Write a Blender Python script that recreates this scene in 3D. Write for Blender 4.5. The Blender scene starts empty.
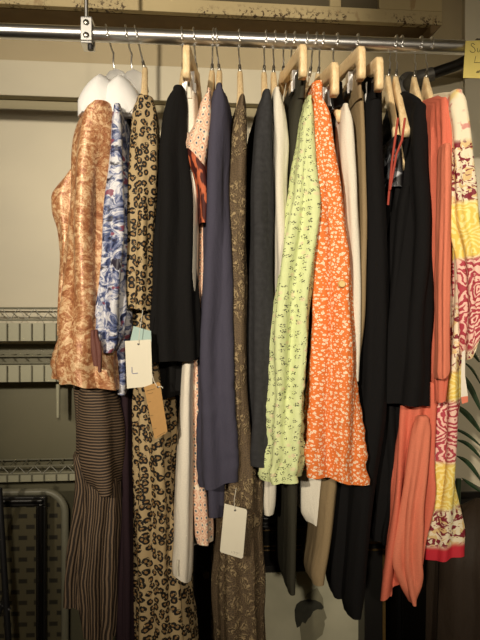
import bpy, math, random
from mathutils import Vector, noise
random.seed(7)
S = bpy.context.scene
COL = S.collection
PI = math.pi
F = 600.0; CH = 1.42           # focal length in pixels, camera height

# ------------------------------------------------------------------ nodes
class NB:
    def __init__(s, name):
        m = bpy.data.materials.new(name); m.use_nodes = True
        s.m = m; s.n = m.node_tree.nodes; s.l = m.node_tree.links
        s.b = s.n['Principled BSDF']
    def new(s, t, **kw):
        x = s.n.new(t)
        for k, v in kw.items():
            if k.startswith('i_'):
                key = k[2:]
                key = int(key) if key.isdigit() else key.replace('_', ' ')
                s.put(x.inputs[key], v)
            else: setattr(x, k, v)
        return x
    def put(s, sock, v):
        if isinstance(v, bpy.types.NodeSocket): s.l.new(v, sock)
        else: sock.default_value = v
    def math(s, op, a, b=0.0, c=0.0):
        x = s.n.new('ShaderNodeMath'); x.operation = op
        s.put(x.inputs[0], a); s.put(x.inputs[1], b); s.put(x.inputs[2], c)
        return x.outputs[0]
    def sstep(s, v, a, b):
        x = s.n.new('ShaderNodeMapRange'); x.interpolation_type = 'SMOOTHSTEP'
        s.put(x.inputs['Value'], v); s.put(x.inputs['From Min'], a); s.put(x.inputs['From Max'], b)
        return x.outputs[0]
    def mix(s, f, a, b):
        x = s.n.new('ShaderNodeMix'); x.data_type = 'RGBA'
        s.put(x.inputs[0], f); s.put(x.inputs[6], a); s.put(x.inputs[7], b)
        return x.outputs[2]
    def uv(s): return s.new('ShaderNodeTexCoord').outputs['UV']
    def obj(s): return s.new('ShaderNodeTexCoord').outputs['Object']
    def map(s, v, sc=(1,1,1), loc=(0,0,0), rot=(0,0,0)):
        x = s.n.new('ShaderNodeMapping'); s.l.new(v, x.inputs[0])
        x.inputs['Scale'].default_value = sc; x.inputs['Location'].default_value = loc; x.inputs['Rotation'].default_value = rot
        return x.outputs[0]
    def noise(s, v, sc, det=3, rough=.5, dist=0):
        x = s.n.new('ShaderNodeTexNoise'); s.l.new(v, x.inputs['Vector'])
        x.inputs['Scale'].default_value = sc; x.inputs['Detail'].default_value = det
        x.inputs['Roughness'].default_value = rough; x.inputs['Distortion'].default_value = dist
        return x.outputs['Fac']
    def vor(s, v, sc, feat='F1', rnd=1.0, out='Distance'):
        x = s.n.new('ShaderNodeTexVoronoi'); x.voronoi_dimensions = '2D'; x.feature = feat
        s.l.new(v, x.inputs['Vector']); x.inputs['Scale'].default_value = sc; x.inputs['Randomness'].default_value = rnd
        return x.outputs[out]
    def warp(s, v, sc, amt):
        x = s.n.new('ShaderNodeTexNoise'); s.l.new(v, x.inputs['Vector']); x.inputs['Scale'].default_value = sc; x.inputs['Detail'].default_value = 2
        sub = s.new('ShaderNodeVectorMath', operation='SUBTRACT', i_0=x.outputs['Color']); sub.inputs[1].default_value = (.5,.5,.5)
        scl = s.new('ShaderNodeVectorMath', operation='SCALE', i_0=sub.outputs[0]); scl.inputs[3].default_value = amt
        return s.new('ShaderNodeVectorMath', operation='ADD', i_0=v, i_1=scl.outputs[0]).outputs[0]
    def ramp(s, f, stops, interp='LINEAR'):
        x = s.n.new('ShaderNodeValToRGB'); s.l.new(f, x.inputs[0]); r = x.color_ramp; r.interpolation = interp
        while len(r.elements) < len(stops): r.elements.new(.5)
        for e, (p, c) in zip(r.elements, stops): e.position = p; e.color = c
        return x.outputs[0]
    def sepy(s, v):
        x = s.n.new('ShaderNodeSeparateXYZ'); s.l.new(v, x.inputs[0]); return x.outputs
    def bump(s, h, strength=.4, dist=.002):
        x = s.new('ShaderNodeBump', i_Height=h, i_Strength=strength, i_Distance=dist)
        s.l.new(x.outputs[0], s.b.inputs['Normal']); return x
    def fin(s, col, rough=.8, metal=0, spec=.3, sheen=0.0):
        s.put(s.b.inputs['Base Color'], col); s.put(s.b.inputs['Roughness'], rough)
        s.b.inputs['Metallic'].default_value = metal; s.b.inputs['Specular IOR Level'].default_value = spec
        if sheen: s.b.inputs['Sheen Weight'].default_value = sheen
        return s.m

def c(r, g, b):      # sRGB 0-255 -> linear
    f = lambda v: (v/255)/12.92 if v/255 <= .04045 else ((v/255+.055)/1.055)**2.4
    return (f(r), f(g), f(b), 1)

def cloth(name, col, rough=.85, weave=900, wr=.6, sheen=.0, var=.12, spec=.2, wsc=30):
    """Plain woven cloth: fine weave and soft creases in the surface."""
    b = NB(name); uv = b.uv()
    n1 = b.noise(b.map(uv, (1, .35, 1)), wsc, 4, .6, .4)
    n2 = b.noise(uv, weave, 2)
    dark = tuple(x*(1-var*2) for x in col[:3]) + (1,)
    cc = b.mix(b.noise(uv, weave*.5, 2), dark, col)
    b.bump(b.math('MULTIPLY_ADD', n2, .12, n1), wr, .006)
    return b.fin(cc, rough, 0, spec, sheen)

def plain(name, col, rough=.5, metal=0, spec=.5, var=.08, sc=60):
    b = NB(name); o = b.obj(); n = b.noise(o, sc, 3)
    dark = tuple(x*(1-var*2) for x in col[:3]) + (1,)
    return b.fin(b.mix(n, dark, col), rough, metal, spec)

M = {}
M['chrome'] = plain('chrome', c(225,225,225), .3, 1, var=.03)
M['dull_chrome'] = plain('dull_chrome', c(175,172,165), .3, 1, var=.05)
M['steel_dark'] = plain('dark_steel', c(60,60,62), .45, .6)
M['cast_grey'] = plain('cast_grey_metal', c(118,116,112), .55, .5, var=.15)
M['black'] = plain('black_paint', c(22,20,18), .45, var=.15)
M['black_gloss'] = plain('black_lacquer', c(16,14,13), .3)
M['gilt'] = plain('gilt', c(150,120,70), .45, .7, var=.3, sc=200)
M['paper'] = plain('white_card', c(226,220,200), .75, var=.03)
M['paper_blue'] = plain('pale_blue_card', c(165,190,185), .75, var=.03)
M['ink'] = plain('ink', c(95,85,60), .8)
M['ink_blue'] = plain('blue_ink', c(105,115,170), .8)
M['ink_faint'] = plain('faint_print', c(150,145,130), .8)
M['string'] = plain('string', c(225,220,205), .8)
M['brown_cloth'] = cloth('brown_leather_cloth', c(52,42,33), .6)
M['white_plastic'] = plain('white_plastic', c(238,238,238), .45, var=.02)

def m_wood():
    b = NB('birch_wood'); o = b.obj()
    n = b.noise(b.map(o, (200, 14, 60)), 1.5, 4, .6, 1.0)
    col = b.ramp(n, [(.3, c(214,182,132)), (.55, c(236,210,164)), (.8, c(242,220,178))])
    b.bump(n, .1, .001); return b.fin(col, .42, 0, .45)
M['wood'] = m_wood()

def m_clear():
    b = NB('clear_grey_plastic'); b.fin(c(205,205,205), .25)
    b.b.inputs['Transmission Weight'].default_value = .55; b.b.inputs['IOR'].default_value = 1.3
    return b.m
M['clear'] = m_clear()

def m_wall(name, a, d, rough):
    b = NB(name); o = b.obj()
    n = b.noise(o, 2.2, 4, .55, .3); f = b.noise(o, 180, 3)
    col = b.mix(b.sstep(n, .3, .75), a, d)
    b.bump(b.math('MULTIPLY_ADD', f, .2, b.noise(o, 12, 3)), .12, .003)
    return b.fin(col, rough, 0, .35)
M['wall'] = m_wall('painted_wall', c(204,196,172), c(188,181,160), .5)
M['wall2'] = m_wall('painted_side_wall', c(214,208,188), c(204,198,178), .6)
M['wall_low'] = m_wall('olive_wall', c(116,112,90), c(100,98,78), .35)
M['wall_shade'] = m_wall('shaded_beige_wall', c(174,160,128), c(162,148,118), .6)  # darker beige carries the shadow that falls across the upper wall
M['wall_groove'] = m_wall('groove_paint', c(160,150,120), c(146,138,110), .6)
M['rack'] = plain('off_white_wire', c(132,130,112), .4, .0)
M['bin'] = m_wall('pale_lit_tone', c(172,170,146), c(156,154,130), .45)  # pale like the lit wall behind the wires; the rod shares it
M['ceiling'] = m_wall('ceiling_paint', c(150,140,120), c(140,132,112), .8)

def m_floor():
    b = NB('floor_boards'); o = b.obj()
    w = b.new('ShaderNodeTexBrick', i_Vector=o); w.inputs['Scale'].default_value = 1.2
    w.inputs['Color1'].default_value = c(70,52,36); w.inputs['Color2'].default_value = c(84,62,42); w.inputs['Mortar'].default_value = c(25,18,12)
    w.inputs['Mortar Size'].default_value = .006; w.inputs['Brick Width'].default_value = 1.2; w.inputs['Row Height'].default_value = .14
    return b.fin(w.outputs['Color'], .45)
M['floor'] = m_floor()

def m_cabinet():
    b = NB('chipped_cream_paint'); o = b.obj()
    n = b.noise(o, 3, 3); z = b.sepy(o)[2]
    base = b.mix(b.sstep(n, .3, .7), c(186,170,130), c(170,154,116))
    chip = b.math('MULTIPLY', b.sstep(b.noise(b.warp(o, 90, .01), 95, 5, .7), .53, .56), b.sstep(b.noise(o, 6, 2), .47, .55))
    chip = b.math('MULTIPLY', chip, b.sstep(z, .034, .004))
    col = b.mix(chip, base, c(62,44,26))
    rust = b.math('MULTIPLY', b.sstep(b.noise(b.map(o, (1,1,.4)), 40, 3), .62, .72), .5)
    return b.fin(b.mix(rust, col, c(128,92,50)), .55)
M['cabinet'] = m_cabinet()
M['pane'] = plain('dusty_pane', c(92,84,66), .25, var=.15, sc=12)
M['shadow_wood'] = plain('shaded_underside', c(122,100,66), .8, var=.2, sc=25)  # brown tone holds the shade on the cabinet's underside

# garments --------------------------------------------------------------
def m_satin():
    b = NB('copper_jacquard_satin'); uv = b.uv(); w = b.warp(uv, 22, .05)
    n = b.noise(w, 34, 4, .65, 2.2); fine = b.noise(b.warp(uv, 60, .02), 110, 3, .6, 2)
    f = b.math('MULTIPLY_ADD', fine, .5, b.math('MULTIPLY', n, .7))
    col = b.ramp(f, [(.40, c(122,72,44)), (.52, c(164,106,70)), (.60, c(190,138,96)), (.68, c(226,192,150))])
    b.bump(b.math('ADD', b.noise(b.map(uv, (1,.35,1)), 24, 3, .6, .6), b.math('MULTIPLY', fine, .2)), .6, .006)
    return b.fin(col, .38, .1, .5)
M['satin'] = m_satin()

def m_blue_floral():
    b = NB('blue_watercolour_print'); uv = b.uv(); w = b.warp(uv, 30, .04)
    n = b.noise(w, 58, 4, .65, 1); n2 = b.noise(b.map(w, loc=(3,2,1)), 40, 3, .6)
    col = b.ramp(n, [(.36, c(24,28,52)), (.44, c(72,86,132)), (.5, c(150,156,182)), (.56, c(214,214,220)), (.7, c(200,202,212))])
    col = b.mix(b.sstep(n2, .6, .66), col, c(40,36,52)); n3 = b.noise(b.map(uv, loc=(8,2,1)), 45, 2)
    col = b.mix(b.sstep(n3, .64, .68), col, c(130,70,90))
    b.bump(b.noise(b.map(uv, (1,.35,1)), 30, 4), .6, .005); return b.fin(col, .5, 0, .4)
M['blue_floral'] = m_blue_floral()

def m_leopard():
    b = NB('leopard_print'); uv = b.uv(); w = b.warp(b.map(uv, (1,.85,1)), 130, .005)
    d = b.vor(w, 92, 'F1', .75); nb = b.noise(uv, 230, 2)
    ring = b.math('MULTIPLY', b.sstep(d, .13, .19), b.sstep(d, .48, .42))
    ring = b.math('MULTIPLY', ring, b.sstep(nb, .35, .43))
    col = b.mix(b.sstep(d, .3, .1), c(172,150,112), c(136,104,64))
    b.bump(b.noise(b.map(uv, (1,.3,1)), 26, 3), .5, .005)
    return b.fin(b.mix(ring, col, c(18,15,14)), .7)
M['leopard'] = m_leopard()

def m_peach():
    b = NB('peach_eye_print'); uv = b.uv(); v = b.map(uv, (1,.75,1))
    d = b.vor(v, 105, 'F1', .35)
    col = b.mix(b.math('MULTIPLY', b.sstep(d, .38, .42), b.sstep(d, .52, .47)), c(234,202,176), c(212,150,122))
    col = b.mix(b.sstep(b.noise(uv, 60, 2), .6, .64), col, c(240,224,200))
    col = b.mix(b.sstep(d, .17, .12), col, c(52,92,112))
    b.bump(b.noise(uv, 40, 3), .5, .004); return b.fin(col, .6)
M['peach'] = m_peach()
M['lining_red'] = (lambda b: b.fin(b.mix(b.sstep(b.noise(b.map(b.uv(), (1,.3,1)), 90, 2), .5, .56), c(70,26,22), c(190,98,62)), .7))(NB('dark_red_lining'))

def m_lace():
    b = NB('brown_lace'); uv = b.uv(); w = b.warp(uv, 40, .03)
    x = b.new('ShaderNodeTexWave', i_Vector=w); x.inputs['Scale'].default_value = 44; x.inputs['Distortion'].default_value = 14; x.inputs['Detail'].default_value = 3; x.inputs['Detail Scale'].default_value = 2.2
    v = b.vor(w, 44, 'DISTANCE_TO_EDGE')
    f = b.math('MULTIPLY', x.outputs['Fac'], b.sstep(v, .02, .22))
    f = b.math('MULTIPLY', f, b.sstep(b.noise(uv, 14, 2), .3, .62))
    net = b.vor(uv, 260, 'DISTANCE_TO_EDGE')
    base = b.mix(b.sstep(net, .05, .12), c(112,94,70), c(82,68,52))
    col = b.mix(b.sstep(f, .1, .8), base, c(160,140,106))
    b.bump(b.math('ADD', b.math('MULTIPLY', f, .6), b.noise(b.map(uv,(1,.3,1)), 24, 3)), .8, .005); return b.fin(col, .75)
M['lace'] = m_lace()

def m_green():
    b = NB('lime_sprig_print'); uv = b.uv(); w = b.warp(uv, 200, .006)
    d = b.vor(w, 88, 'F1', .7); k = b.vor(uv, 380, 'F1', 1.0)
    spr = b.math('MULTIPLY', b.sstep(d, .34, .26), b.sstep(k, .40, .28))
    col = b.mix(spr, c(212,222,164), c(66,70,54))
    d2 = b.vor(b.map(uv, loc=(.4,.3,0)), 38, 'F1', 1.0)
    col = b.mix(b.math('MULTIPLY', b.sstep(d2, .14, .1), .6), col, c(225,205,170))
    b.bump(b.noise(b.map(uv, (1,.45,1)), 44, 4, .6, .8), .9, .006); return b.fin(col, .7)
M['green'] = m_green()

def m_orange():
    b = NB('orange_blossom_print'); uv = b.uv()
    def fl(v, sc, r0, r1, rnd=.9):
        d = b.vor(v, sc, 'F1', rnd); return b.sstep(d, r1, r0)
    pet = b.warp(uv, 300, .0018)
    a = fl(pet, 115, .2, .27, .75); d = fl(b.map(pet, loc=(.37,.11,0)), 190, .13, .19, .8)
    col = b.mix(b.math('MAXIMUM', a, d), c(228,122,56), c(242,222,196))
    ctr = fl(pet, 115, .04, .08, .75)
    col = b.mix(ctr, col, c(226,160,70))
    b.bump(b.noise(b.map(uv, (1,.45,1)), 44, 4, .6, .8), .8, .006); return b.fin(col, .75)
M['orange'] = m_orange()

def m_stripe(name, vertical):
    b = NB(name); uv = b.uv(); w = b.warp(uv, 7, .022)
    x = b.new('ShaderNodeTexWave', i_Vector=w); x.bands_direction = 'X' if vertical else 'Y'
    x.inputs['Scale'].default_value = 62 if vertical else 62; x.inputs['Distortion'].default_value = 1.5; x.inputs['Detail Scale'].default_value = .6
    f = b.sstep(x.outputs['Fac'], .35, .75)
    col = b.mix(f, c(46,38,32), c(122,102,82))
    b.bump(b.math('MULTIPLY_ADD', b.noise(uv, 24, 3), .8, b.math('MULTIPLY', f, .4)), .7, .005); return b.fin(col, .7)
M['stripe_v'] = m_stripe('brown_crinkle_stripe', True); M['stripe_h'] = m_stripe('brown_draped_stripe', False)

def z_of(y, d=1.08): return CH + (320-y)/F*d
def m_suzani(body=False):
    """Ornamental dress print in bands by height on the cloth."""
    b = NB('suzani_print_body' if body else 'suzani_print'); uv = b.uv(); z = b.sepy(uv)[1]
    w = b.warp(uv, 26, .03)
    x = b.new('ShaderNodeTexWave', i_Vector=w); x.wave_type = 'RINGS'; x.inputs['Scale'].default_value = 16; x.inputs['Distortion'].default_value = 8; x.inputs['Detail'].default_value = 1
    orn = b.sstep(x.outputs['Fac'], .5, .62)
    d = b.vor(uv, 17, 'F1', .25)
    ros = b.sstep(b.math('SINE', b.math('MULTIPLY', b.math('ADD', d, b.math('MULTIPLY', b.noise(b.warp(uv, 60, .01), 48, 3), .55)), 44)), -.1, .3)
    pr = b.sstep(b.noise(b.warp(uv, 80, .012), 55, 2, .5, 1.5), .52, .56)
    sm = b.sstep(b.noise(b.warp(b.map(uv, loc=(4,1,0)), 80, .01), 70, 2, .5, 1.5), .52, .55)
    cream = c(232,220,192); red = c(172,62,76); yel = c(232,204,98); pale = c(244,228,150); maroon = c(126,36,50)
    A = b.mix(b.math('MULTIPLY', b.sstep(b.noise(uv, 48, 2), .54, .62), .7), cream, c(196,84,92))    # soft blooms
    A = b.mix(b.math('MULTIPLY', b.sstep(b.noise(b.map(uv, loc=(5,5,0)), 26, 2), .55, .65), .6), A, yel)
    B = b.mix(sm, cream, maroon); B = b.mix(b.math('MULTIPLY', b.math('SUBTRACT', 1, sm), b.math('MULTIPLY', pr, .6)), B, c(206,164,60))
    Y = b.mix(ros, yel, pale); R = b.mix(ros, red, c(236,196,180))
    col = A
    def band(y0, y1, K, col):
        f = b.math('MULTIPLY', b.sstep(z, z_of(y0)+.006, z_of(y0)-.006), b.sstep(z, z_of(y1)-.006, z_of(y1)+.006))
        return b.mix(f, col, K)
    if not body: col = band(145, 205, B, col); col = band(205, 258, Y, col); col = band(258, 345, R, col)
    else: col = band(145, 200, B, col); col = band(200, 240, Y, col); col = band(305, 350, B, col)
    col = band(345, 372, B, col); col = band(372, 402, Y, col); col = band(402, 465, R, col)
    col = band(465, 512, Y, col); col = band(512, 549, B, col); col = band(549, 900, c(196,44,58), col)
    b.bump(b.noise(b.map(uv, (1,.4,1)), 30, 3), .5, .005); return b.fin(col, .6)
M['suzani'] = m_suzani(); M['suzani_body'] = m_suzani(True)

def m_silver():
    b = NB('black_silver_print'); uv = b.uv()
    n = b.noise(b.warp(uv, 60, .02), 40, 3, .6, 1)
    return b.fin(b.ramp(n, [(.5, c(18,16,18)), (.56, c(90,92,98)), (.64, c(170,172,178))]), .5)
M['silver'] = m_silver()

M['blackcloth'] = cloth('black_jersey', c(16,15,16), .9, var=.1, wr=.7)
M['blacksoft'] = cloth('soft_black_knit', c(21,20,20), .95, weave=500, wr=.7)
M['navy'] = cloth('dusky_navy_jersey', c(72,70,86), .85, wr=.7)
M['charcoal'] = cloth('charcoal_wool', c(62,62,64), .95, weave=260, wr=.6, var=.3)
M['cream'] = cloth('cream_twill', c(240,232,216), .75)
M['white'] = cloth('off_white_cotton', c(232,226,210), .7)
M['olive'] = cloth('dark_olive_twill', c(54,52,42), .8)
M['khaki'] = cloth('khaki_twill', c(150,130,98), .8, weave=600)
M['coral'] = cloth('coral_crepe', c(224,118,94), .75, wr=.7)
M['coral2'] = cloth('light_coral_crepe', c(232,134,106), .75, wr=.7)
M['coral_strap'] = cloth('coral_strap', c(176,76,62), .7)
M['plum'] = cloth('dark_plum_jersey', c(46,32,38), .9)
M['lightblue'] = cloth('pale_teal_cotton', c(140,172,172), .8)
M['ribbon'] = cloth('mauve_ribbon', c(112,70,62), .5)
M['leaf'] = (lambda b: b.fin(b.mix(b.noise(b.map(b.uv(), (30,2,1)), 3, 2), c(30,48,34), c(52,76,50)), .4, 0, .5))(NB('dark_leaf'))
M['note'] = plain('yellow_note', c(226,208,120), .8, var=.02)
M['kraft'] = plain('kraft_card', c(184,142,86), .8, var=.08, sc=150)
M['button'] = plain('cream_button', c(232,200,130), .4)
def m_pattern():
    b = NB('patterned_lining_paper'); o = b.obj(); v = b.map(o, (1, 0, 1))
    x = b.new('ShaderNodeTexBrick', i_Vector=b.map(o, (1,1,1), rot=(PI/2,0,0))); x.offset = .5
    x.inputs['Scale'].default_value = 1; x.inputs['Brick Width'].default_value = .036; x.inputs['Row Height'].default_value = .026; x.inputs['Mortar Size'].default_value = .0092
    x.inputs['Color1'].default_value = c(44,42,34); x.inputs['Color2'].default_value = c(50,46,36); x.inputs['Mortar'].default_value = c(92,86,64); x.inputs['Mortar Smooth'].default_value = .3
    return b.fin(x.outputs['Color'], .7)
M['pattern'] = m_pattern()
M['photo'] = (lambda b: b.fin(b.mix(b.sstep(b.noise(b.obj(), 7, 3, .5), .3, .7), c(200,196,170), c(170,168,144)), .5))(NB('faded_photo_paper'))
M['photo_dark'] = (lambda b: b.fin(b.mix(b.noise(b.obj(), 60, 3), c(44,44,38), c(66,66,56)), .5))(NB('print_dark_tone'))
M['photo_mid'] = (lambda b: b.fin(b.mix(b.noise(b.obj(), 40, 3), c(124,120,100), c(144,140,116)), .5))(NB('print_mid_tone'))
M['photo_coat'] = (lambda b: b.fin(b.mix(b.noise(b.obj(), 50, 3), c(92,90,76), c(110,108,90)), .5))(NB('print_coat_tone'))

# ------------------------------------------------------------------ mesh helpers
class MB:
    def __init__(s): s.v = []; s.f = []; s.uv = {}
    def grid(s, rings, closed=True, uvs=None, capa=False, capb=False):
        o = len(s.v); n = len(rings[0])
        for r in rings: s.v += [tuple(p) for p in r]
        for i in range(len(rings)-1):
            for j in range(n if closed else n-1):
                k = (j+1) % n
                s.f.append((o+i*n+j, o+i*n+k, o+(i+1)*n+k, o+(i+1)*n+j))
                if uvs:
                    u = uvs; a, b_ = (i, j), (i, j+1); d, e = (i+1, j+1), (i+1, j)
                    s.uv[len(s.f)-1] = [u[a[0]][a[1]], u[b_[0]][b_[1]], u[d[0]][d[1]], u[e[0]][e[1]]]
        if capa: s.f.append(tuple(o+j for j in range(n))[::-1])
        if capb: s.f.append(tuple(o+(len(rings)-1)*n+j for j in range(n)))
    def box(s, x0, x1, y0, y1, z0, z1):
        o = len(s.v)
        s.v += [(x, y, z) for z in (z0, z1) for y in (y0, y1) for x in (x0, x1)]
        for q in ((0,2,3,1), (4,5,7,6), (0,1,5,4), (2,6,7,3), (0,4,6,2), (1,3,7,5)): s.f.append(tuple(o+i for i in q))
    def tube(s, pts, r, n=10, cap=True):
        pts = [Vector(p) for p in pts]; rings = []; up = None
        for i, p in enumerate(pts):
            d = (pts[min(i+1, len(pts)-1)] - pts[max(i-1, 0)]).normalized()
            if up is None: up = d.orthogonal().normalized()
            up = (up - d*up.dot(d)).normalized(); sd = d.cross(up)
            rr = r[i] if isinstance(r, (list, tuple)) else r
            rings.append([p + up*math.cos(2*PI*k/n)*rr + sd*math.sin(2*PI*k/n)*rr for k in range(n)])
        s.grid(rings, True, None, cap, cap)
    def prism(s, poly, axis_fn, d0, d1):
        """poly in 2D; axis_fn(u, v, d) -> 3D point"""
        n = len(poly); o = len(s.v)
        for d in (d0, d1): s.v += [tuple(axis_fn(u, v, d)) for u, v in poly]
        s.f.append(tuple(o+i for i in range(n))); s.f.append(tuple(o+n+i for i in range(n))[::-1])
        for i in range(n):
            k = (i+1) % n; s.f.append((o+i, o+n+i, o+n+k, o+k))
    def data(s, name, mat, smooth=True):
        me = bpy.data.meshes.new(name); me.from_pydata(s.v, [], s.f)
        me.materials.append(mat)
        if s.uv:
            ul = me.uv_layers.new(name='UVMap')
            for p in me.polygons:
                q = s.uv.get(p.index)
                if q:
                    for li, u in zip(p.loop_indices, q): ul.data[li].uv = u
        for p in me.polygons: p.use_smooth = smooth
        me.validate(); me.update(); return me
    def build(s, name, mat, parent=None, smooth=True, bevel=0, edge=None):
        me = s.data(name, mat, smooth); o = bpy.data.objects.new(name, me); COL.objects.link(o)
        if parent: o.parent = parent
        if bevel:
            b = o.modifiers.new('bevel', 'BEVEL'); b.width = bevel; b.segments = 2; b.limit_method = 'ANGLE'
        if smooth and edge != False: 
            try: me.set_sharp_from_angle(angle=math.radians(50))
            except Exception: pass
        return o

def tag(o, label=None, cat=None, group=None, kind=None):
    if label: o['label'] = label
    if cat: o['category'] = cat
    if group: o['group'] = group
    if kind: o['kind'] = kind
    return o
def thing(name, loc, rz, label, cat, group=None):
    o = bpy.data.objects.new(name, None); COL.objects.link(o); o.empty_display_size = .05
    o.location = loc; o.rotation_euler = (0, 0, rz); return tag(o, label, cat, group)

# ------------------------------------------------------------------ rail frame
A = math.radians(4.4); CA, SA = math.cos(A), math.sin(A); D0 = 1.2305; HR = CH + .575
def s_of(px, t):
    k = (px-240)/F
    return (k*(D0 - t*CA) - t*SA) / (CA - k*SA)
def dep(s, t): return D0 + s*SA - t*CA
def zz(py, s, t): return CH + (320-py)/F*dep(s, t)
def W(s, t, z): return Vector((s*CA + t*SA, D0 + s*SA - t*CA, z))     # world point
# local frame of a thing rotated by A: x = along rail, y = away from camera (-t)

def catmull(ts, vs, x):
    n = len(ts)
    if x <= ts[0]: return vs[0]
    if x >= ts[-1]: return vs[-1]
    i = 0
    while x > ts[i+1]: i += 1
    h = ts[i+1]-ts[i]; u = (x-ts[i])/h
    def slope(k):
        if k == 0: return (vs[1]-vs[0])/(ts[1]-ts[0])
        if k == n-1: return (vs[-1]-vs[-2])/(ts[-1]-ts[-2])
        a = (vs[k]-vs[k-1])/(ts[k]-ts[k-1]); b = (vs[k+1]-vs[k])/(ts[k+1]-ts[k])
        return 0 if a*b <= 0 else 2*a*b/(a+b)
    m0, m1 = slope(i)*h, slope(i+1)*h
    return (2*u**3-3*u**2+1)*vs[i] + (u**3-2*u**2+u)*m0 + (-2*u**3+3*u**2)*vs[i+1] + (u**3-u**2)*m1

def piece(root, name, mat, rows, tn, tf, cap='shoulder', fold=.004, lam=.026, seed=0, hem=None, crumple=0, tilt=0,
          expo=3.0, nth=112, step=.008, label=None, lining=.05, wander=.004, base_s=None):
    """A hanging tube of cloth. rows: (y, left, right) of its near part as seen, tn/tf: nearest and farthest reach across the rail
    (numbers or [(y, t), ...])."""
    r0 = root['_o']
    ys = [r[0] for r in rows]
    T = lambda v, y: v if not isinstance(v, list) else catmull([a for a, _ in v], [b for _, b in v], y)
    te = lambda y: T(tn, y) - min(.03, (T(tn, y)-T(tf, y))*.5)
    xl = lambda y: catmull(ys, [r[1] for r in rows], y); xr = lambda y: catmull(ys, [r[2] for r in rows], y)
    def zof(y):
        s = s_of((xl(y)+xr(y))/2, te(y)); return zz(y, s, te(y))
    ztop, zbot = zof(ys[0]), zof(ys[-1])
    H = ztop-zbot; nz = max(6, int(H/step))
    rings = []; cen = []
    for i in range(nz+1):
        y = ys[0] + (ys[-1]-ys[0])*i/nz
        e = te(y); a, b = s_of(xl(y), e), s_of(xr(y), e)
        rings.append([zof(y), (a+b)/2, abs(b-a)/2, (T(tn, y)+T(tf, y))/2, (T(tn, y)-T(tf, y))/2, i/nz])
    if cap != 'flat':
        for q in rings: q[2] *= 1 - .30*math.exp(-(ztop-q[0])/.012)
    z0, sc0, hw0, tc0, ht0, _ = rings[0]
    capr = []
    if cap == 'shoulder':
        bs = base_s if base_s is not None else sc0 * .93
        for k in range(1, 9):
            u = k/8
            capr.append([z0 + .044*u**.8, sc0 + (bs-sc0)*u, hw0*(1-.55*u), tc0*(1-u), ht0*(1-u)+.055*u, 0])
        # soften the shoulder tip
        for q, f_ in ((0, .96), (1, .995)): capr[q][4] *= f_
    elif cap == 'round':
        for k in range(1, 7):
            u = k/6; g = math.sqrt(max(0, 1-u**2.6))
            capr.append([z0 + .009*math.sin(u*PI/2), sc0, max(hw0*g, .0015), tc0, max(ht0*(.25+.75*g) if ht0 > .06 else ht0*g, .002), 0])
    elif cap == 'flat':
        for k in range(1, 4):
            u = k/3; capr.append([z0 + .006*u, sc0, hw0*(1-.35*u), tc0, ht0*(1-.04*u), 0])
    allr = capr[::-1] + rings
    rnd = random.Random(seed); ph = [rnd.uniform(0, 6.28) for _ in range(6)]
    out = []; uvs = []
    for (z, sc, hw, tc, ht, w) in allr:
        ww = noise.noise(Vector((z*5, seed*3.1, 0))) * wander * min(1, (ztop-z)/.15 if z < ztop else 0)
        pts = []
        for j in range(nth):
            th = 2*PI*j/nth - PI/2      # start at the far seam
            cs, sn = math.cos(th), math.sin(th)
            ex = 2/expo
            s = math.copysign(abs(cs)**ex, cs)*hw; t = math.copysign(abs(sn)**.66, sn)*ht
            pts.append((s, t))
        # arc length
        L = [0]
        for j in range(nth):
            p, q = pts[j], pts[(j+1) % nth]; L.append(L[-1]+math.hypot(q[0]-p[0], q[1]-p[1]))
        ring = []; half = L[nth//2]
        amp = 1.7*fold * min(1.0, .25 + (ztop-z)/.25 if z < ztop else .2) * min(1, hw/.02)
        cr = crumple * max(0, (w-.55)/.45) if crumple else 0
        for j in range(nth):
            p, q, r_ = pts[(j-1) % nth], pts[j], pts[(j+1) % nth]
            tx, ty = r_[0]-p[0], r_[1]-p[1]; l = math.hypot(tx, ty) or 1
            nx, ny = ty/l, -tx/l
            a = L[j]-half
            d = amp*(.55*math.sin(2*PI*a/lam + ph[0] + 2.5*noise.noise(Vector((z*4, seed, .3)))) + .35*math.sin(2*PI*a/(lam*1.8)+ph[1]+3*noise.noise(Vector((z*3, seed, 1.3)))) + .5*noise.noise(Vector((a*30, z*9, seed*1.7))))
            if cr: d += cr*(noise.noise(Vector((a*45, z*70, seed))) + .5*noise.noise(Vector((a*90, z*150, seed))))
            d = max(d, -hw*.5)
            zt = z
            if w > 0: zt += -tilt/F*dep(sc, tc) * (q[0]/max(hw, 1e-4)) * w**3 + w**8*.005*noise.noise(Vector((a*25, seed, 0)))
            ring.append(Vector((sc+ww+q[0]+nx*d, -(tc+q[1]+ny*d), zt)) - r0)
        out.append(ring); uvs.append([(L[j]-half, z) for j in range(nth+1)])
    # turned-in hem
    last = out[-1]; cx = sum((p for p in last), Vector())/nth
    for k, (sc_, up) in enumerate(((.93, .002), (.88, lining))):
        out.append([cx + (p-cx)*sc_ + Vector((0, 0, up)) for p in last]); uvs.append([(a, b+up) for a, b in uvs[-1]])
    mb = MB(); mb.grid(out, True, uvs, capa=(cap in ('round', 'flat')))
    o = mb.build(name, mat, root)
    if label: o['label'] = label
    return o

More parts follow.
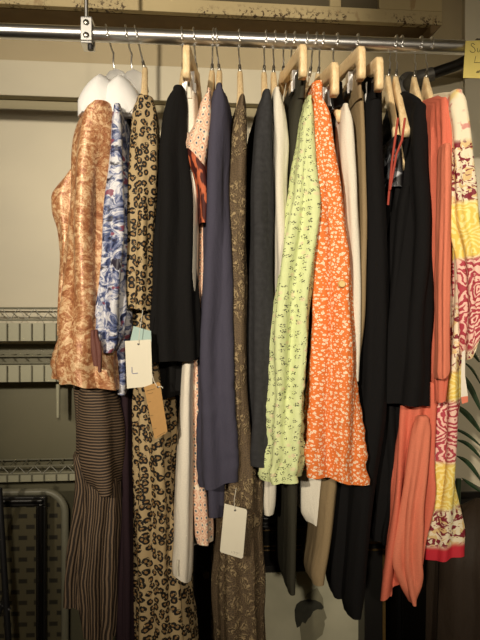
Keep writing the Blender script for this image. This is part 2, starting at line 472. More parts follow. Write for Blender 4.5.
def garment(name, hook_px, label, cat, group=None):
    s = hook_px; o = W(s, 0, HR-.09)
    e = thing(name, o, A, label, cat, group)
    return e
ORIG = {}
def G(name, px, label, cat, group=None):
    s = s_of(px, 0); e = thing(name, W(s, 0, HR-.09), A, label, cat, group)
    ORIG[e.name] = Vector((s, 0, HR-.09)); return R_(e)
class R_:           # keeps the rail-frame origin beside the Empty
    def __init__(s, e): s.e = e; s.o = ORIG[e.name]
    def __getitem__(s, k): return s.o
def P(root, name, mat, rows, tn, tf, **kw):
    m = M[mat] if isinstance(mat, str) else mat
    class _r: pass
    o = piece(_Proxy(root), name, m, rows, tn, tf, **kw)
    return o
class _Proxy:
    def __init__(s, r): s.r = r
    def __getitem__(s, k): return s.r.o
# MB.build parents by object, so unwrap
_old = MB.build
def _b(s, name, mat, parent=None, **kw):
    if isinstance(parent, _Proxy): parent = parent.r.e
    if isinstance(parent, R_): parent = parent.e
    return _old(s, name, mat, parent, **kw)
MB.build = _b
def loc(root, px, py, t):        # local point of a thing from where it shows, at reach t
    s = s_of(px, t); return Vector((s, -t, zz(py, s, t))) - root.o

# ------------------------------------------------------------------ hangers
def arm_mesh(kind):
    """One wooden hanger body, in local x (thickness), y (away), z; neck top at z=0."""
    path = []
    N = 44
    for i in range(N+1):
        u = -1 + 2*i/N; a = abs(u); t = u*.212
        if kind != 'clip':
            t = u*{'plain': .180, 'short': .105, 'long': .212}[kind]; z = -.002 - .137*a**1.12 + .004*math.exp(-(a/.1)**2); h = .046 - .026*min(1, a*1.6); w = .0058 + .0030*max(0, (a-.6)/.4)
        elif kind == 'long':
            z = -.004 - .100*a**1.25 + .010*math.exp(-(a/.09)**2); h = .026 - .006*a; w = .0055 + .0035*max(0, (a-.6)/.4)
        else:
            z = -.004 - .034*a**1.2 + .008*math.exp(-(a/.09)**2); h = .026; w = .0058
        path.append((t, z, h, w))
    if kind == 'clip':      # ends bend down
        e = []
        for k in range(1, 9):
            a = k/8*PI/2; e.append((.212+.016*math.sin(a), path[-1][1]-.013-.016*(1-math.cos(a)), .026, .0058))
        e.append((.228, path[-1][1]-.052, .024, .0058))
    mb = MB()
    if kind != 'clip':
        rings = []
        for t, z, h, w in path:
            rings.append([(w*cx, -t, z + h*cz) for cx, cz in ((-.7,.0),(-1,-.15),(-1,-.85),(-.7,-1),(.7,-1),(1,-.85),(1,-.15),(.7,0))])
        mb.grid(rings, True, None, True, True)
    else:
        def top(): 
            a = [(t, z) for t, z, h, w in path]; return a
        T_ = top(); Rt = []; h = .026
        up = list(T_); dn = [(t, z-h) for t, z in T_]
        # rounded elbow then a short drop on both ends: build outline polygon
        zend = T_[-1][1]
        R = [(.212+.014*math.sin(k/6*PI/2), zend-.014*(1-math.cos(k/6*PI/2))) for k in range(1, 7)] + [(.226, zend-.058)]
        I = [(.204, zend-.058), (.204, zend-.030)]
        outl = [(-a, b) for a, b in R[::-1]] + up + R; inl = [(-a, b) for a, b in I] + [p for p in dn if abs(p[0]) < .198] + I[::-1]
        # resample both into equal counts of quads
        n = 60
        def res(P_):
            L = [0]
            for p, q in zip(P_, P_[1:]): L.append(L[-1]+math.dist(p, q))
            o = []
            for i in range(n+1):
                x = L[-1]*i/n; k = 0
                while k < len(P_)-2 and L[k+1] < x: k += 1
                f = (x-L[k])/max(1e-9, L[k+1]-L[k]); o.append((P_[k][0]+(P_[k+1][0]-P_[k][0])*f, P_[k][1]+(P_[k+1][1]-P_[k][1])*f))
            return o
        a, b = res(outl), res(inl); w = .0062; rings = []
        for (t, z), (t2, z2) in zip(a, b):
            def L_(f, x): return (x, -(t+(t2-t)*f), z+(z2-z)*f)
            rings.append([L_(0, -w*.7), L_(.08, -w), L_(.92, -w), L_(1, -w*.7), L_(1, w*.7), L_(.92, w), L_(.08, w), L_(0, w*.7)])
        mb.grid(rings, True, None, True, True)
    return mb.data('hanger_arm', M['wood'])
ARM = {k: arm_mesh(k) for k in ('plain', 'short', 'long', 'clip')}
def hook_mesh(bend=0.0):
    """Wire hook; local origin at the rod's centre; neck at z=-.082."""
    mb = MB(); pts = [(0, .0, -.088), (0, 0, -.055), (bend*.5, .001, -.046), (bend, .004, -.036), (bend*.4, .014, -.026), (0, .0185, -.012)]
    for k in range(0, 13):
        a = math.radians(-5 + k*17.5); pts.append((0, .0188*math.cos(a), .0188*math.sin(a)))
    mb.tube(pts, .0017, 8); e = pts[-1]
    mb.tube([(e[0], e[1], e[2]+.002), (e[0], e[1], e[2]), (e[0], e[1]+.0005, e[2]-.004), (e[0], e[1]+.001, e[2]-.006)], [.0017, .0031, .0031, .001], 8)
    return mb.data('hook', M['chrome'])
HOOK = hook_mesh(); HOOKB = hook_mesh(.004)
fm = MB(); fm.tube([(0,0,-.072), (0,0,-.052)], .0032, 10); FER = fm.data('ferrule', M['dull_chrome'])
cm = MB()
cm.box(-.009, .009, -.010, .010, -.034, .0); cm.box(-.012, -.008, -.013, .013, -.040, -.022); cm.box(.008, .012, -.013, .013, -.040, -.022)
CLIP = cm.data('clip', M['chrome'], False)
bm_ = MB(); bm_.tube([(0, -.200, 0), (0, .200, 0)], .0022, 8); BAR = bm_.data('clip_bar', M['chrome'])
def child(name, data, parent, loc_=(0,0,0), rot=(0,0,0)):
    o = bpy.data.objects.new(name, data); COL.objects.link(o); o.parent = parent; o.location = loc_; o.rotation_euler = rot; return o

def hanger(top_px, base_px, kind, label, tilt=0, near=None, drop=0):
    s0 = s_of(top_px, 0)
    zb = zz(74, s_of(base_px, 0), 0); s1 = s_of(base_px, 0)
    lean = math.atan2(s1-s0, .07)
    yaw = math.atan2(s_of(near, .19)-s1, .19) if near else 0     # how far the hanger has turned on its hook
    e = thing('wooden_hanger' if kind != 'clip' else 'clip_hanger', W(s0, 0, HR), A, label, 'hanger',
              'wooden hangers on the rail' if kind != 'clip' else 'wooden clip hangers on the rail')
    child('hook', HOOK, e, rot=(0, -lean, 0))
    child('ferrule', FER, e, rot=(0, -lean, 0))
    dz = (-.066 - drop)*math.cos(lean)
    a = child('hanger_arm', ARM[kind], e, ((s1-s0), 0, dz), (tilt, 0, yaw))
    if kind == 'clip':
        child('clip_bar', BAR, e, ((s1-s0), 0, dz-.066), (0, 0, yaw))
        for y in (-.155, .155): child('clip', CLIP, e, ((s1-s0) - y*math.sin(yaw), y*math.cos(yaw), dz-.062), (0, 0, yaw))
    return e

H = [
 (137, 145, 'plain', 'pale wooden hanger holding the leopard print dress, just right of the white hangers'),
 (182, 183.5, 'plain', 'pale wooden hanger inside the collar of the short black top left of the cream trousers'),
 (194, 196.5, 'clip', 'wooden clip hanger holding the long cream trousers'),
 (213, 212, 'plain', 'pale wooden hanger holding the peach printed blouse with dark red lining'),
 (216.5, 219.5, 'plain', 'pale wooden hanger holding the dusky navy cardigan'),
 (239, 240, 'plain', 'lone pale wooden hanger holding the brown lace dress'),
 (265.4, 264, 'plain', 'pale wooden hanger holding the charcoal grey top'),
 (274.6, 273.5, 'plain', 'pale wooden hanger holding the white shirt next to the charcoal top'),
 (285, 283, 'clip', 'wooden clip hanger holding the dark olive trousers behind the lime green shirt'),
 (293.5, 290, 'plain', 'pale wooden hanger holding the lime green sprigged shirt'),
 (306, 302, 'plain', 'pale wooden hanger holding the orange shirt with white dots'),
 (315, 309.5, 'clip', 'wooden clip hanger holding black trousers just right of the orange shirt collar'),
 (322, 318, 'plain', 'pale wooden hanger holding the white shirt right of the orange shirt'),
 (336, 332.5, 'clip', 'tallest wooden clip hanger, holding the narrow khaki trousers'),
 (356, 351, 'clip', 'wooden clip hanger holding the black trousers right of the khaki ones'),
 (394, 388, 'long', 'tilted wooden hanger with its front arm drooping and coral straps hooked on it'),
 (400, 395.6, 'short', 'pale wooden hanger holding the large black top left of the coral garment'),
 (419, 414, 'short', 'pale wooden hanger holding the coral wrap top'),
 (430, 426, 'short', 'rightmost wooden hanger on the rail, holding the yellow and red patterned dress'),
]
NEAR = {137: 144, 182: 180, 194: 188, 213: 208, 216.5: 218, 239: 241, 265.4: 265, 274.6: 276, 285: 300, 293.5: 307, 306: 314, 315: 331, 322: 343, 336: 357, 356: 375, 394: 406, 400: 415, 419: 438, 430: 453}
for t_, b_, k_, l_ in H: hanger(t_, b_, k_, l_, tilt=(.42 if b_ == 388 else 0), near=NEAR[t_], drop={315: .03, 356: .018, 194: .008}.get(t_, 0))

# white moulded hangers
def moulded(top_px, base_px, xs, label):
    s0, s1 = s_of(top_px, 0), s_of(base_px, 0); lean = math.atan2(s1-s0, .09)
    e = thing('moulded_hanger', W(s0, 0, HR), A, label, 'hanger', 'white moulded hangers at the left end')
    child('hook', HOOKB, e, rot=(0, -lean, 0))
    n = MB(); cx = s1-s0
    n.prism([(-.030,-.112), (-.026,-.090), (-.014,-.074), (0,-.069), (.014,-.074), (.026,-.090), (.030,-.112), (.0,-.130)], lambda u, v, d: (cx+u, d, v), -.004, .004)
    n.build('neck_plate', M['clear'], e, bevel=.001)
    for sg in (1, -1):
        m = MB(); rings = []
        for i in range(19):
            u = i/18; t = sg*(.010 + .175*u); e_ = max(0, (u-.8)/.2); g = math.sqrt(max(0, 1-(e_*.97)**2))
            hw = (.012 + .025*min(1, u*1.3))*(.5+.5*g); zt_ = -.106 - .045*u**1.3 - .03*(1-g); zb_ = -.158 - .075*u + .02*(1-g)
            ring = []
            for k in range(13):
                a = PI*k/12; ring.append((cx - .012*u + hw*math.cos(a), -t, zt_ - .034*abs(math.cos(a))**1.25 - .012*abs(math.cos(a))**5))
            for x in (-1, -.5, 0, .5, 1): ring.append((cx - .012*u + hw*x, -t, zb_))
            rings.append(ring)
        m.grid(rings, True, None, True, True); m.build('shoulder_pad', M['white_plastic'], e)
    return e
moulded(108, 116.7, None, 'white broad-shouldered hanger at the far left, under the copper satin blouse')
moulded(127, 134, None, 'second white broad-shouldered hanger, under the blue floral blouse')

# ------------------------------------------------------------------ garments
# 1 copper blouse and striped skirt
g = G('satin_blouse', 108, 'shiny copper brown patterned blouse at the left end of the rail', 'blouse')
P(g, 'body', 'satin', [(106,85,120),(112,78,120),(124,74,119),(140,71,117),(165,69,113),(200,68,110),(250,64,112),(300,60,116),(340,55,120),(372,49,122),(386,52,124)], .205, -.10, seed=1, fold=.008, lam=.05, crumple=.004, tilt=4, base_s=s_of(117,0))
P(g, 'sleeve', 'satin', [(172,70,84),(185,60,84),(198,53,84),(212,54,84),(232,60,84),(260,62,84),(300,60,80),(335,60,78)], .12, .03, cap='round', seed=2, fold=.004, lam=.03)
P(g, 'ribbon', 'ribbon', [(335,90,96),(350,91,98),(366,94,99)], .225, .212, cap='round', seed=3, nth=32, fold=.002)
P(g, 'ribbon', 'ribbon', [(335,94,99),(350,96,102),(372,98,101)], .232, .22, cap='round', seed=4, nth=32, fold=.002)
g = G('striped_skirt', 106, 'crinkled brown striped draped trousers below the copper blouse', 'trousers')
P(g, 'waist', 'stripe_h', [(372,70,126),(384,70,126),(410,72,126),(440,74,124),(470,75,122)], .14, -.06, cap='flat', seed=5, fold=.005, lam=.05)
P(g, 'leg', 'stripe_v', [(455,72,100),(480,74,104),(520,72,100),(560,68,92),(590,67,86),(602,67,86)], .12, -.03, cap='flat', seed=6, fold=.005, tilt=3)
P(g, 'leg', 'stripe_v', [(460,82,122),(500,84,121),(540,82,119),(580,80,116),(610,80,115),(634,84,114)], .155, .02, cap='flat', seed=7, fold=.006, tilt=3)
P(g, 'drape', 'stripe_h', [(386,76,112),(400,78,116),(430,80,120),(460,82,119),(480,88,117),(492,98,114)], .18, .06, cap='round', seed=8, fold=.006, lam=.06)
# 2 blue floral blouse
g = G('floral_blouse', 127, 'blue, white and navy watercolour floral blouse beside the copper one', 'blouse')
P(g, 'body', 'blue_floral', [(106,118,132),(130,116,131),(180,116,132),(250,115,133),(320,115,131),(360,114,129),(385,116,128),(393,118,127)], .165, -.12, seed=9, fold=.005, base_s=s_of(134,0))
P(g, 'sleeve', 'blue_floral', [(112,113,124),(150,111,124),(200,106,126),(250,104,127),(290,99,127),(310,96,126),(330,97,124),(345,103,119),(352,106,114)], .215, .14, cap='round', seed=10, fold=.006, lam=.03, crumple=.003)
# plum dress
g = G('plum_dress', 133, 'very dark plum long dress between the striped trousers and the leopard dress', 'dress')
P(g, 'body', 'plum', [(150,124,130),(300,120,130),(390,117,134),(500,116,135),(640,116,136),(700,115,138)], .13, -.15, seed=11, cap='shoulder', base_s=s_of(136,0))
# 3 leopard
g = G('leopard_dress', 138, 'long leopard print dress in black and tan reaching the bottom', 'dress')
P(g, 'body', 'leopard', [(102,131,152),(130,131,156),(200,131,158),(300,131,160),(380,131,168),(450,132,174),(520,133,180),(600,133,188),(700,133,195)], .17, -.15, seed=12, fold=.007, lam=.035, base_s=s_of(145,0))
P(g, 'sleeve', 'leopard', [(104,133,158),(130,132,158),(180,131,156),(240,131,153),(290,130,152),(310,130,150)], .20, .12, cap='round', seed=13)
# 4 black short top
g = G('short_sleeved_tee', 182, 'short-sleeved black knit top left of the cream trousers', 'top')
P(g, 'body', 'blacksoft', [(98,168,190),(130,165,190),(200,164,190),(300,162,190),(370,158,190),(388,157,189),(395,158,188)], .165, -.12, seed=14, fold=.005, tilt=-4, base_s=s_of(183,0))
P(g, 'sleeve', 'blacksoft', [(94,170,188),(105,165,188),(130,162,187),(160,158,188),(200,156,190),(250,153,193),(300,151,197),(340,150,200),(360,150,200)], .21, .12, cap='round', seed=15, fold=.005, lam=.04, tilt=-2)
# 5 cream trousers
g = G('cream_trousers', 194, 'long cream white trousers hanging from a clip hanger', 'trousers')
P(g, 'waistband', 'cream', [(84,186,194),(92,184,195),(104,183,197)], .19, -.19, cap='flat', seed=16, nth=48, fold=.001)
P(g, 'leg', 'cream', [(98,183,198),(130,184,199),(200,187,199),(300,186,198),(400,180,194),(480,176,194),(540,173,194),(566,171,193),(574,172,192)], .187, .02, cap='flat', seed=17, fold=.0012, tilt=5, nth=64)
P(g, 'leg', 'cream', [(98,186,198),(200,188,200),(400,184,198),(540,182,198)], .0, -.14, cap='flat', seed=18, fold=.0012, nth=64)
l = MB(); l.tube([loc(g,178,560,.19), loc(g,177,568,.192), loc(g,178,576,.19)], .0016, 6); l.build('thread_tag', M['paper'], g)
# 6 peach blouse
g = G('peach_blouse', 213, 'peach blouse with tiny eye print and a flared cuff lined in dark red', 'blouse')
P(g, 'body', 'peach', [(98,202,214),(130,203,213),(200,200,212),(300,196,210),(400,192,206),(480,192,208),(530,194,212),(540,197,212)], .165, -.12, seed=19, fold=.004, base_s=s_of(212,0))
P(g, 'sleeve', 'peach', [(97,206,211),(105,200,212),(118,197,212),(130,193,211),(142,188,210),(152,185,208),(160,186,206)], .212, .14, cap='round', seed=20, fold=.002, tilt=10, lining=.03)
P(g, 'cuff_lining', 'lining_red', [(150,187,204),(160,188,206),(175,193,207),(200,198,208),(225,200,207)], .205, .15, cap='flat', seed=21, fold=.004)
# 7 navy cardigan
g = G('navy_cardigan', 217, 'dusky navy purple cardigan with long sleeve, left of the brown lace dress', 'cardigan')
P(g, 'body', 'navy', [(100,212,232),(130,212,234),(200,208,232),(300,206,230),(400,204,228),(480,202,228),(505,203,228),(512,205,226)], .165, -.12, seed=22, fold=.004, base_s=s_of(219,0))
P(g, 'sleeve', 'navy', [(92,214,224),(98,211,227),(115,210,229),(160,207,229),(220,205,230),(300,202,231),(360,200,233),(400,199,235),(450,198,236),(475,198,235),(483,200,234)], .212, .13, cap='round', seed=23, fold=.005, lam=.045, crumple=.003, tilt=-3)
# 8 lace dress
g = G('lace_dress', 239, 'long brown and tan floral lace dress near the middle', 'dress')
P(g, 'body', 'lace', [(100,236,247),(120,232,247),(150,229,247),(200,227,246),(260,227,246),(320,227,247),(380,231,249),(440,230,254),(480,223,261),(520,219,262),(580,216,264),(640,217,266),(700,217,267)], .20, -.15, seed=24, fold=.006, lam=.04, base_s=s_of(240,0))
# 9 charcoal
g = G('charcoal_sweater', 265, 'long-sleeved charcoal grey wool top right of the lace dress', 'top')
P(g, 'body', 'charcoal', [(100,258,270),(130,254,270),(180,250,270),(300,250,268),(400,250,266),(440,252,266)], .165, -.12, seed=25, fold=.003, base_s=s_of(264,0))
P(g, 'sleeve', 'charcoal', [(98,260,271),(110,258,272),(130,256,272),(180,253,273),(300,252,273),(400,251,272),(450,250,271),(464,251,270)], .208, .13, cap='round', seed=26, fold=.004, lam=.04)
# 10 white shirt left
g = G('white_shirt', 274, 'off-white shirt squeezed between the charcoal top and the olive trousers', 'shirt')
P(g, 'body', 'white', [(100,272,284),(200,272,286),(300,270,284),(400,264,280),(470,259,276),(500,260,274),(511,262,272)], .165, -.12, seed=27, fold=.005, base_s=s_of(273,0))
P(g, 'sleeve', 'white', [(96,271,280),(115,271,284),(130,272,286),(150,273,288),(180,273,287),(240,273,285),(330,273,284),(420,272,282)], .20, .13, cap='round', seed=28, fold=.004)
# 11 olive trousers
g = G('olive_trousers', 284, 'dark olive black trousers on a clip hanger behind the lime green shirt', 'trousers')
P(g, 'waistband', 'olive', [(76,299,306),(90,296,305),(104,293,304)], .19, .02, cap='flat', seed=29, nth=48, fold=.001)
P(g, 'leg', 'olive', [(96,293,305),(120,286,303),(160,284,302),(300,283,300),(480,284,297),(540,284,296),(575,284,296),(588,287,295)], .185, .02, cap='flat', seed=30, fold=.0012, nth=64)
P(g, 'leg', 'olive', [(110,282,296),(300,282,296),(480,284,294),(560,284,292)], .0, -.15, cap='flat', seed=31, fold=.0012, nth=64)
# 12 green shirt
g = G('green_shirt', 293, 'lime green shirt with tiny black sprigs, long sleeve in front', 'shirt')
P(g, 'body', 'green', [(106,300,312),(160,298,312),(240,290,312),(320,286,308),(400,284,306),(440,284,304)], .165, -.12, seed=32, fold=.004, base_s=s_of(290,0))
P(g, 'sleeve', 'green', [(104,304,311),(118,301,312),(145,298,312),(170,294,312),(200,291,313),(240,284,315),(280,279,311),(320,275,306),(370,272,303),(425,270,303),(440,271,302),(452,268,303),(470,266,300),(479,268,298)], .235, .15, cap='round', seed=33, fold=.007, lam=.035, crumple=.007, tilt=-3)
# 13 orange shirt
g = G('orange_shirt', 306, 'bright orange shirt with small white flowers, wide sleeve in front', 'shirt')
P(g, 'body', 'orange', [(100,310,326),(160,314,332),(240,316,338),(320,316,344),(400,314,350),(440,314,350)], .165, -.12, seed=34, fold=.004, base_s=s_of(302,0))
sl = P(g, 'sleeve', 'orange', [(100,308,320),(108,308,326),(120,309,331),(150,311,334),(200,314,341),(260,316,347),(320,315,350),(370,312,353),(400,309,356),(440,306,361),(460,304,363),(478,306,365)], .23, .13, cap='round', seed=35, fold=.008, lam=.05, crumple=.006, tilt=6)
P(g, 'collar', 'orange', [(101,309,317),(106,308,320),(114,309,323)], .215, .12, cap='round', seed=36, fold=.003, nth=48)
b = MB(); q = loc(g, 342, 284, .236); b.tube([q+Vector((0,0.004,0)), q, q-Vector((0,.003,0))], [.0065, .0065, .005], 16); b.build('button', M['button'], g)
# 14 black trousers
g = G('black_trousers', 315, 'black trousers on a clip hanger between the orange shirt and the white shirt', 'trousers', None)
P(g, 'waistband', 'blackcloth', [(92,328,341),(100,328,343),(112,330,345)], .19, -.1, cap='flat', seed=37, nth=48, fold=.001)
P(g, 'leg', 'blackcloth', [(106,330,345),(200,334,346),(300,334,348),(480,330,350),(560,328,348),(583,329,345),(592,332,342)], .15, [(106,0),(400,.02),(592,.09)], cap='flat', seed=38, fold=.0012, nth=64)
P(g, 'leg', 'blackcloth', [(110,330,341),(300,334,344),(480,333,344),(560,330,341)], -.02, -.15, cap='flat', seed=39, fold=.0012, nth=64)
# 15 white shirt right
g = G('white_shirt', 322, 'white shirt just right of the orange shirt, its tail showing below the orange hem', 'shirt')
P(g, 'body', 'white', [(118,336,348),(160,336,350),(240,336,350),(320,330,348),(420,308,336),(480,299,327),(510,301,323),(521,306,321)], .165, -.12, seed=40, fold=.006, lam=.04, tilt=4, base_s=s_of(318,0))
P(g, 'sleeve', 'white', [(112,338,347),(125,338,351),(150,338,353),(200,342,356),(260,345,358),(320,346,358),(380,346,356)], .20, .13, cap='round', seed=41, fold=.003)
# light blue
g = G('blue_shirt', 328, 'sliver of pale teal blue shirt between the white shirt and the khaki trousers', 'shirt')
P(g, 'body', 'lightblue', [(112,348,355),(130,349,357),(160,350,357),(220,351,358),(300,350,357),(380,346,354)], .14, -.05, seed=42, fold=.002, base_s=s_of(326,0))
# 16 khaki
g = G('khaki_trousers', 336, 'narrow khaki beige trousers folded along the crease on a tall clip hanger', 'trousers')
P(g, 'waistband', 'khaki', [(76,353,360),(90,352,360),(104,353,361)], .20, -.19, cap='flat', seed=43, nth=48, fold=.001)
P(g, 'leg', 'khaki', [(98,353,361),(160,355,364),(220,356,365),(300,352,365),(400,334,352),(480,320,337),(540,314,331),(570,309,326),(579,311,324)], .19, .06, cap='flat', seed=44, fold=.0012, nth=64)
P(g, 'leg', 'khaki', [(104,345,358),(200,346,358),(400,330,346),(540,318,332)], .03, -.15, cap='flat', seed=45, fold=.0012, nth=64)
# 17 black trousers
g = G('black_trousers', 356, 'long black trousers on a clip hanger right of the khaki trousers', 'trousers')
P(g, 'waistband', 'blackcloth', [(84,368,380),(92,366,381),(104,362,381)], .19, -.12, cap='flat', seed=46, nth=48, fold=.001)
P(g, 'leg', 'blackcloth', [(96,364,381),(120,360,382),(160,359,383),(240,360,386),(320,359,388),(400,357,386),(480,352,376),(560,346,366),(595,343,362),(612,346,359)], .187, [(96,.03),(400,.05),(612,.13)], cap='flat', seed=47, fold=.0012, nth=64)
P(g, 'leg', 'blackcloth', [(110,364,376),(300,364,380),(480,358,372),(580,350,364)], .0, -.15, cap='flat', seed=48, fold=.0012, nth=64)
# 18 strap dress
g = G('strap_dress', 393, 'black strappy dress with silver printed bust and thin coral straps', 'dress')
P(g, 'body', 'blackcloth', [(185,387,402),(230,384,404),(300,380,404),(400,374,404),(500,372,402),(530,371,392),(540,372,390)], .14, -.14, cap='flat', seed=49, fold=.006)
P(g, 'bust', 'silver', [(142,390,398),(155,387,400),(175,386,402),(190,386,402)], .15, .0, cap='round', seed=50, fold=.004)
for a_, b_, cc in (((398,118),(388,205),.16), ((405,118),(390,190),.17)):
    m = MB(); m.tube([loc(g, a_[0], a_[1], .185), loc(g, a_[0]-3, a_[1]+22, .18), loc(g, (a_[0]+b_[0])/2-1, (a_[1]+b_[1])/2, .172), loc(g, b_[0], b_[1], cc-.005)], .0022, 8); m.build('strap', M['coral_strap'], g)
# 19 black top
g = G('black_blouse', 400, 'large loose black top with a straight hem, left of the coral garment', 'top')
P(g, 'body', 'blackcloth', [(109,405,428),(114,404,431),(140,403,432),(200,402,433),(260,398,433),(330,388,433),(380,383,433),(404,381,433)], [(109,.11),(130,.125),(155,.15),(200,.185),(404,.195)], -.14, seed=51, fold=.007, lam=.05, tilt=2, base_s=s_of(396,0))
P(g, 'sleeve', 'blackcloth', [(190,396,408),(240,388,410),(300,378,408),(350,372,404),(386,368,400),(400,369,398)], .16, .04, cap='round', seed=52, fold=.004, tilt=2)
# 20 coral
g = G('coral_wrap', 419, 'coral pink draped wrap with pointed hanging ends', 'top')
P(g, 'body', 'coral', [(103,433,444),(111,433,447),(150,434,449),(200,434,449),(300,433,448),(350,433,447),(400,432,442)], .19, -.12, seed=53, fold=.006, lam=.018, base_s=s_of(414,0))
P(g, 'front_panel', 'coral2', [(150,439,449),(220,439,449),(300,438,447),(350,437,446),(371,436,446),(376,437,445)], .21, .17, cap='round', seed=54, fold=.003, lam=.014, nth=64, tilt=-4)
P(g, 'drape', 'coral', [(385,404,440),(410,400,437),(440,397,435),(480,392,432),(520,388,427),(555,383,423),(575,381,420)], .165, .135, cap='flat', seed=55, fold=.012, lam=.03, tilt=-22)
P(g, 'drape_end', 'coral2', [(420,414,430),(470,408,425),(520,402,420),(560,398,420),(585,404,418),(603,411,415)], .185, .16, cap='round', seed=56, fold=.006, lam=.02, nth=64)
# 21 patterned dress
g = G('patterned_dress', 430, 'yellow, cream and crimson ornamental print dress at the right end of the rail', 'dress')
P(g, 'body', 'suzani_body', [(100,442,460),(140,444,462),(200,444,460),(260,443,460),(330,440,460),(380,436,459),(430,434,457),(480,430,455),(510,424,458),(535,422,463),(554,422,463)], .17, -.13, seed=57, fold=.006, lam=.035, tilt=-4, base_s=s_of(426,0))
P(g, 'sleeve', 'suzani', [(98,445,460),(106,444,465),(135,448,467),(170,446,469),(205,445,473),(225,447,476),(240,453,480),(260,458,484),(285,460,486),(310,462,484),(335,463,476),(352,464,470)], .21, .12, cap='round', seed=58, fold=.005, tilt=-8)
m = MB(); m.grid([[loc(g,462,352,.2),loc(g,465,350,.2),loc(g,466,350,.195),loc(g,462,352,.195)],[loc(g,461,375,.2),loc(g,465,375,.203),loc(g,465,375,.197),loc(g,461,375,.195)],[loc(g,461,397,.2),loc(g,468,396,.203),loc(g,468,396,.197),loc(g,461,397,.195)]], True, None, True, True)
m.build('sash', M['cream'], g)
m = MB(); a0 = loc(g,461,397,.2); m.grid([[a0,loc(g,468,396,.203),loc(g,468,396,.197),loc(g,461,397,.195)],[loc(g,462,404,.2),loc(g,468,402,.203),loc(g,468,402,.197),loc(g,462,404,.195)]], True, None, True, True)
m.build('sash_end', M['coral2'], g)['label'] = 'red tip'

# ------------------------------------------------------------------ tags
def card(name, mat, pts, t, label, cat, hole=None, th=.0008):
    """A card hanging in front of the clothes; pts = its corners as seen."""
    c0 = (sum(p[0] for p in pts)/len(pts), sum(p[1] for p in pts)/len(pts))
    s = s_of(c0[0], t); e = thing(name, W(s, t, zz(c0[1], s, t)), A, label, cat)
    o = Vector((s, -t, zz(c0[1], s, t)))
    def L(px, py, d=0): 
        s_ = s_of(px, t); return Vector((s_, -t-d, zz(py, s_, t))) - o
    m = MB(); m.prism([(p[0], p[1]) for p in pts], lambda u, v, d: L(u, v, d), -th, th); m.build('card', M[mat], e, smooth=False)
    if hole:
        h = MB(); q = L(hole[0], hole[1], th+.0003); h.tube([q, q+Vector((0,-.0006,0))], .0018, 12); h.build('eyelet', M['steel_dark'], e)
    return e, L
def strokes(e, L, name, mat, lines, w, d=.0016):
    m = MB()
    for ln in lines:
        pts = [L(x, y, d) for x, y in ln]
        m.tube(pts, w, 6)
    m.build(name, M[mat], e)
e, L = card('size_tag', 'paper', [(125,341),(151,339.5),(152.5,386),(127,388.5)], .235, 'white size tag marked L hanging left of the black top', 'tag', (138.5,344))
strokes(e, L, 'lettering', 'ink_blue', [[(132,367),(132,372.5),(133,373.5),(138,373)]], .0005)
strokes(e, L, 'string', 'string', [[(138.5,344),(140,330),(143,310)]], .0005, .003)
e, L = card('swing_tag', 'paper_blue', [(133.5,326),(151,331),(151.5,342),(130,342)], .225, 'pale blue tag peeking out behind the white size tag', 'tag')
e, L = card('kraft_tag', 'kraft', [(144,387),(158,382),(160,383),(167.5,431),(166,433),(156,439),(154.5,438)], .238, 'brown kraft cardboard tag hanging tilted over the leopard dress', 'tag', (158,387))
strokes(e, L, 'string', 'string', [[(158,387),(161,386),(163,388)],[(157,386),(154,381),(152,374)]], .0007, .002)
strokes(e, L, 'lettering', 'ink', [[(148.5,402),(151,401.3)],[(150.5,415.7),(153.5,415)],[(153,429),(156.5,428)],[(146.5,391),(155,388.5)],[(147.5,394),(153,392.5)],[(157,436.5),(165,432)]], .0003, .0014)
e, L = card('price_tag', 'paper', [(224.5,503.5),(246,509),(247,511),(243,557),(241.5,558.5),(220.5,552),(220,550)], .235, 'large white price tag hanging in front of the brown lace dress', 'tag', (235,510))
strokes(e, L, 'lettering', 'ink_faint', [[(231.5,551),(232,552.5)],[(233.5,551.2),(235,551.8),(234,553.3)],[(236,552),(237.4,552.4),(236.6,554)],[(238.2,552.6),(239.2,553)]], .0003, .0014)
strokes(e, L, 'string', 'string', [[(235,510),(234,500),(236,488)]], .0005, .002)

# yellow note on the rail end
t_ = .03
e, L = card('yellow_note', 'note', [(465.5,41),(500,40),(500,79),(463,78)], t_, 'yellow handwritten paper note stuck on the right end of the rail', 'note')
strokes(e, L, 'lettering', 'ink', [[(474.5,45),(472.5,43.6),(471,44.2),(471,46),(474,48.5),(475,51),(473.5,52.8),(471,52.5),(469.5,51)],
  [(477,48.5),(477,51.5),(478,52.5),(479.3,51.5),(480,48.5),(480.3,52.5)],
  [(475.5,56.5),(474,63),(480.5,62.7)],
  [(477.5,71),(476.5,73.5)],[(479,70.6),(478,73.2)],[(476,72),(479.8,71.2)],[(475.8,73),(479.5,72.4)]], .00055)

# ------------------------------------------------------------------ rail, bracket
r = thing('clothes_rail', W(0, 0, HR), A, 'long chrome clothes rail running across the top, carrying all the hangers', 'clothes rail')
m = MB(); m.tube([(-1.0, 0, 0), (-.4,0,0), (0,0,0), (.44, 0, 0), (.566, 0, 0)], .0148, 32); m.build('rod', M['chrome'], r)
m = MB(); m.tube([(.50, 0, 0), (.57, 0, 0)], .019, 24); m.build('end_socket', M['cast_grey'], r)
sc_ = s_of(88, .018)
k = thing('rail_bracket', W(s_of(88, 0), 0, HR), A, 'chrome clamp and hanging rod holding up the left part of the rail', 'bracket')
m = MB()
m.box(-.0115, .0115, -.021, -.0165, -.022, .026); m.box(-.0115, .0115, .0165, .021, -.022, .026); m.box(-.0115, .0115, -.021, .021, .021, .026); m.box(-.0115, .0115, -.021, .021, -.027, -.0225)
m.build('clamp', M['chrome'], k, smooth=False, bevel=.0015)
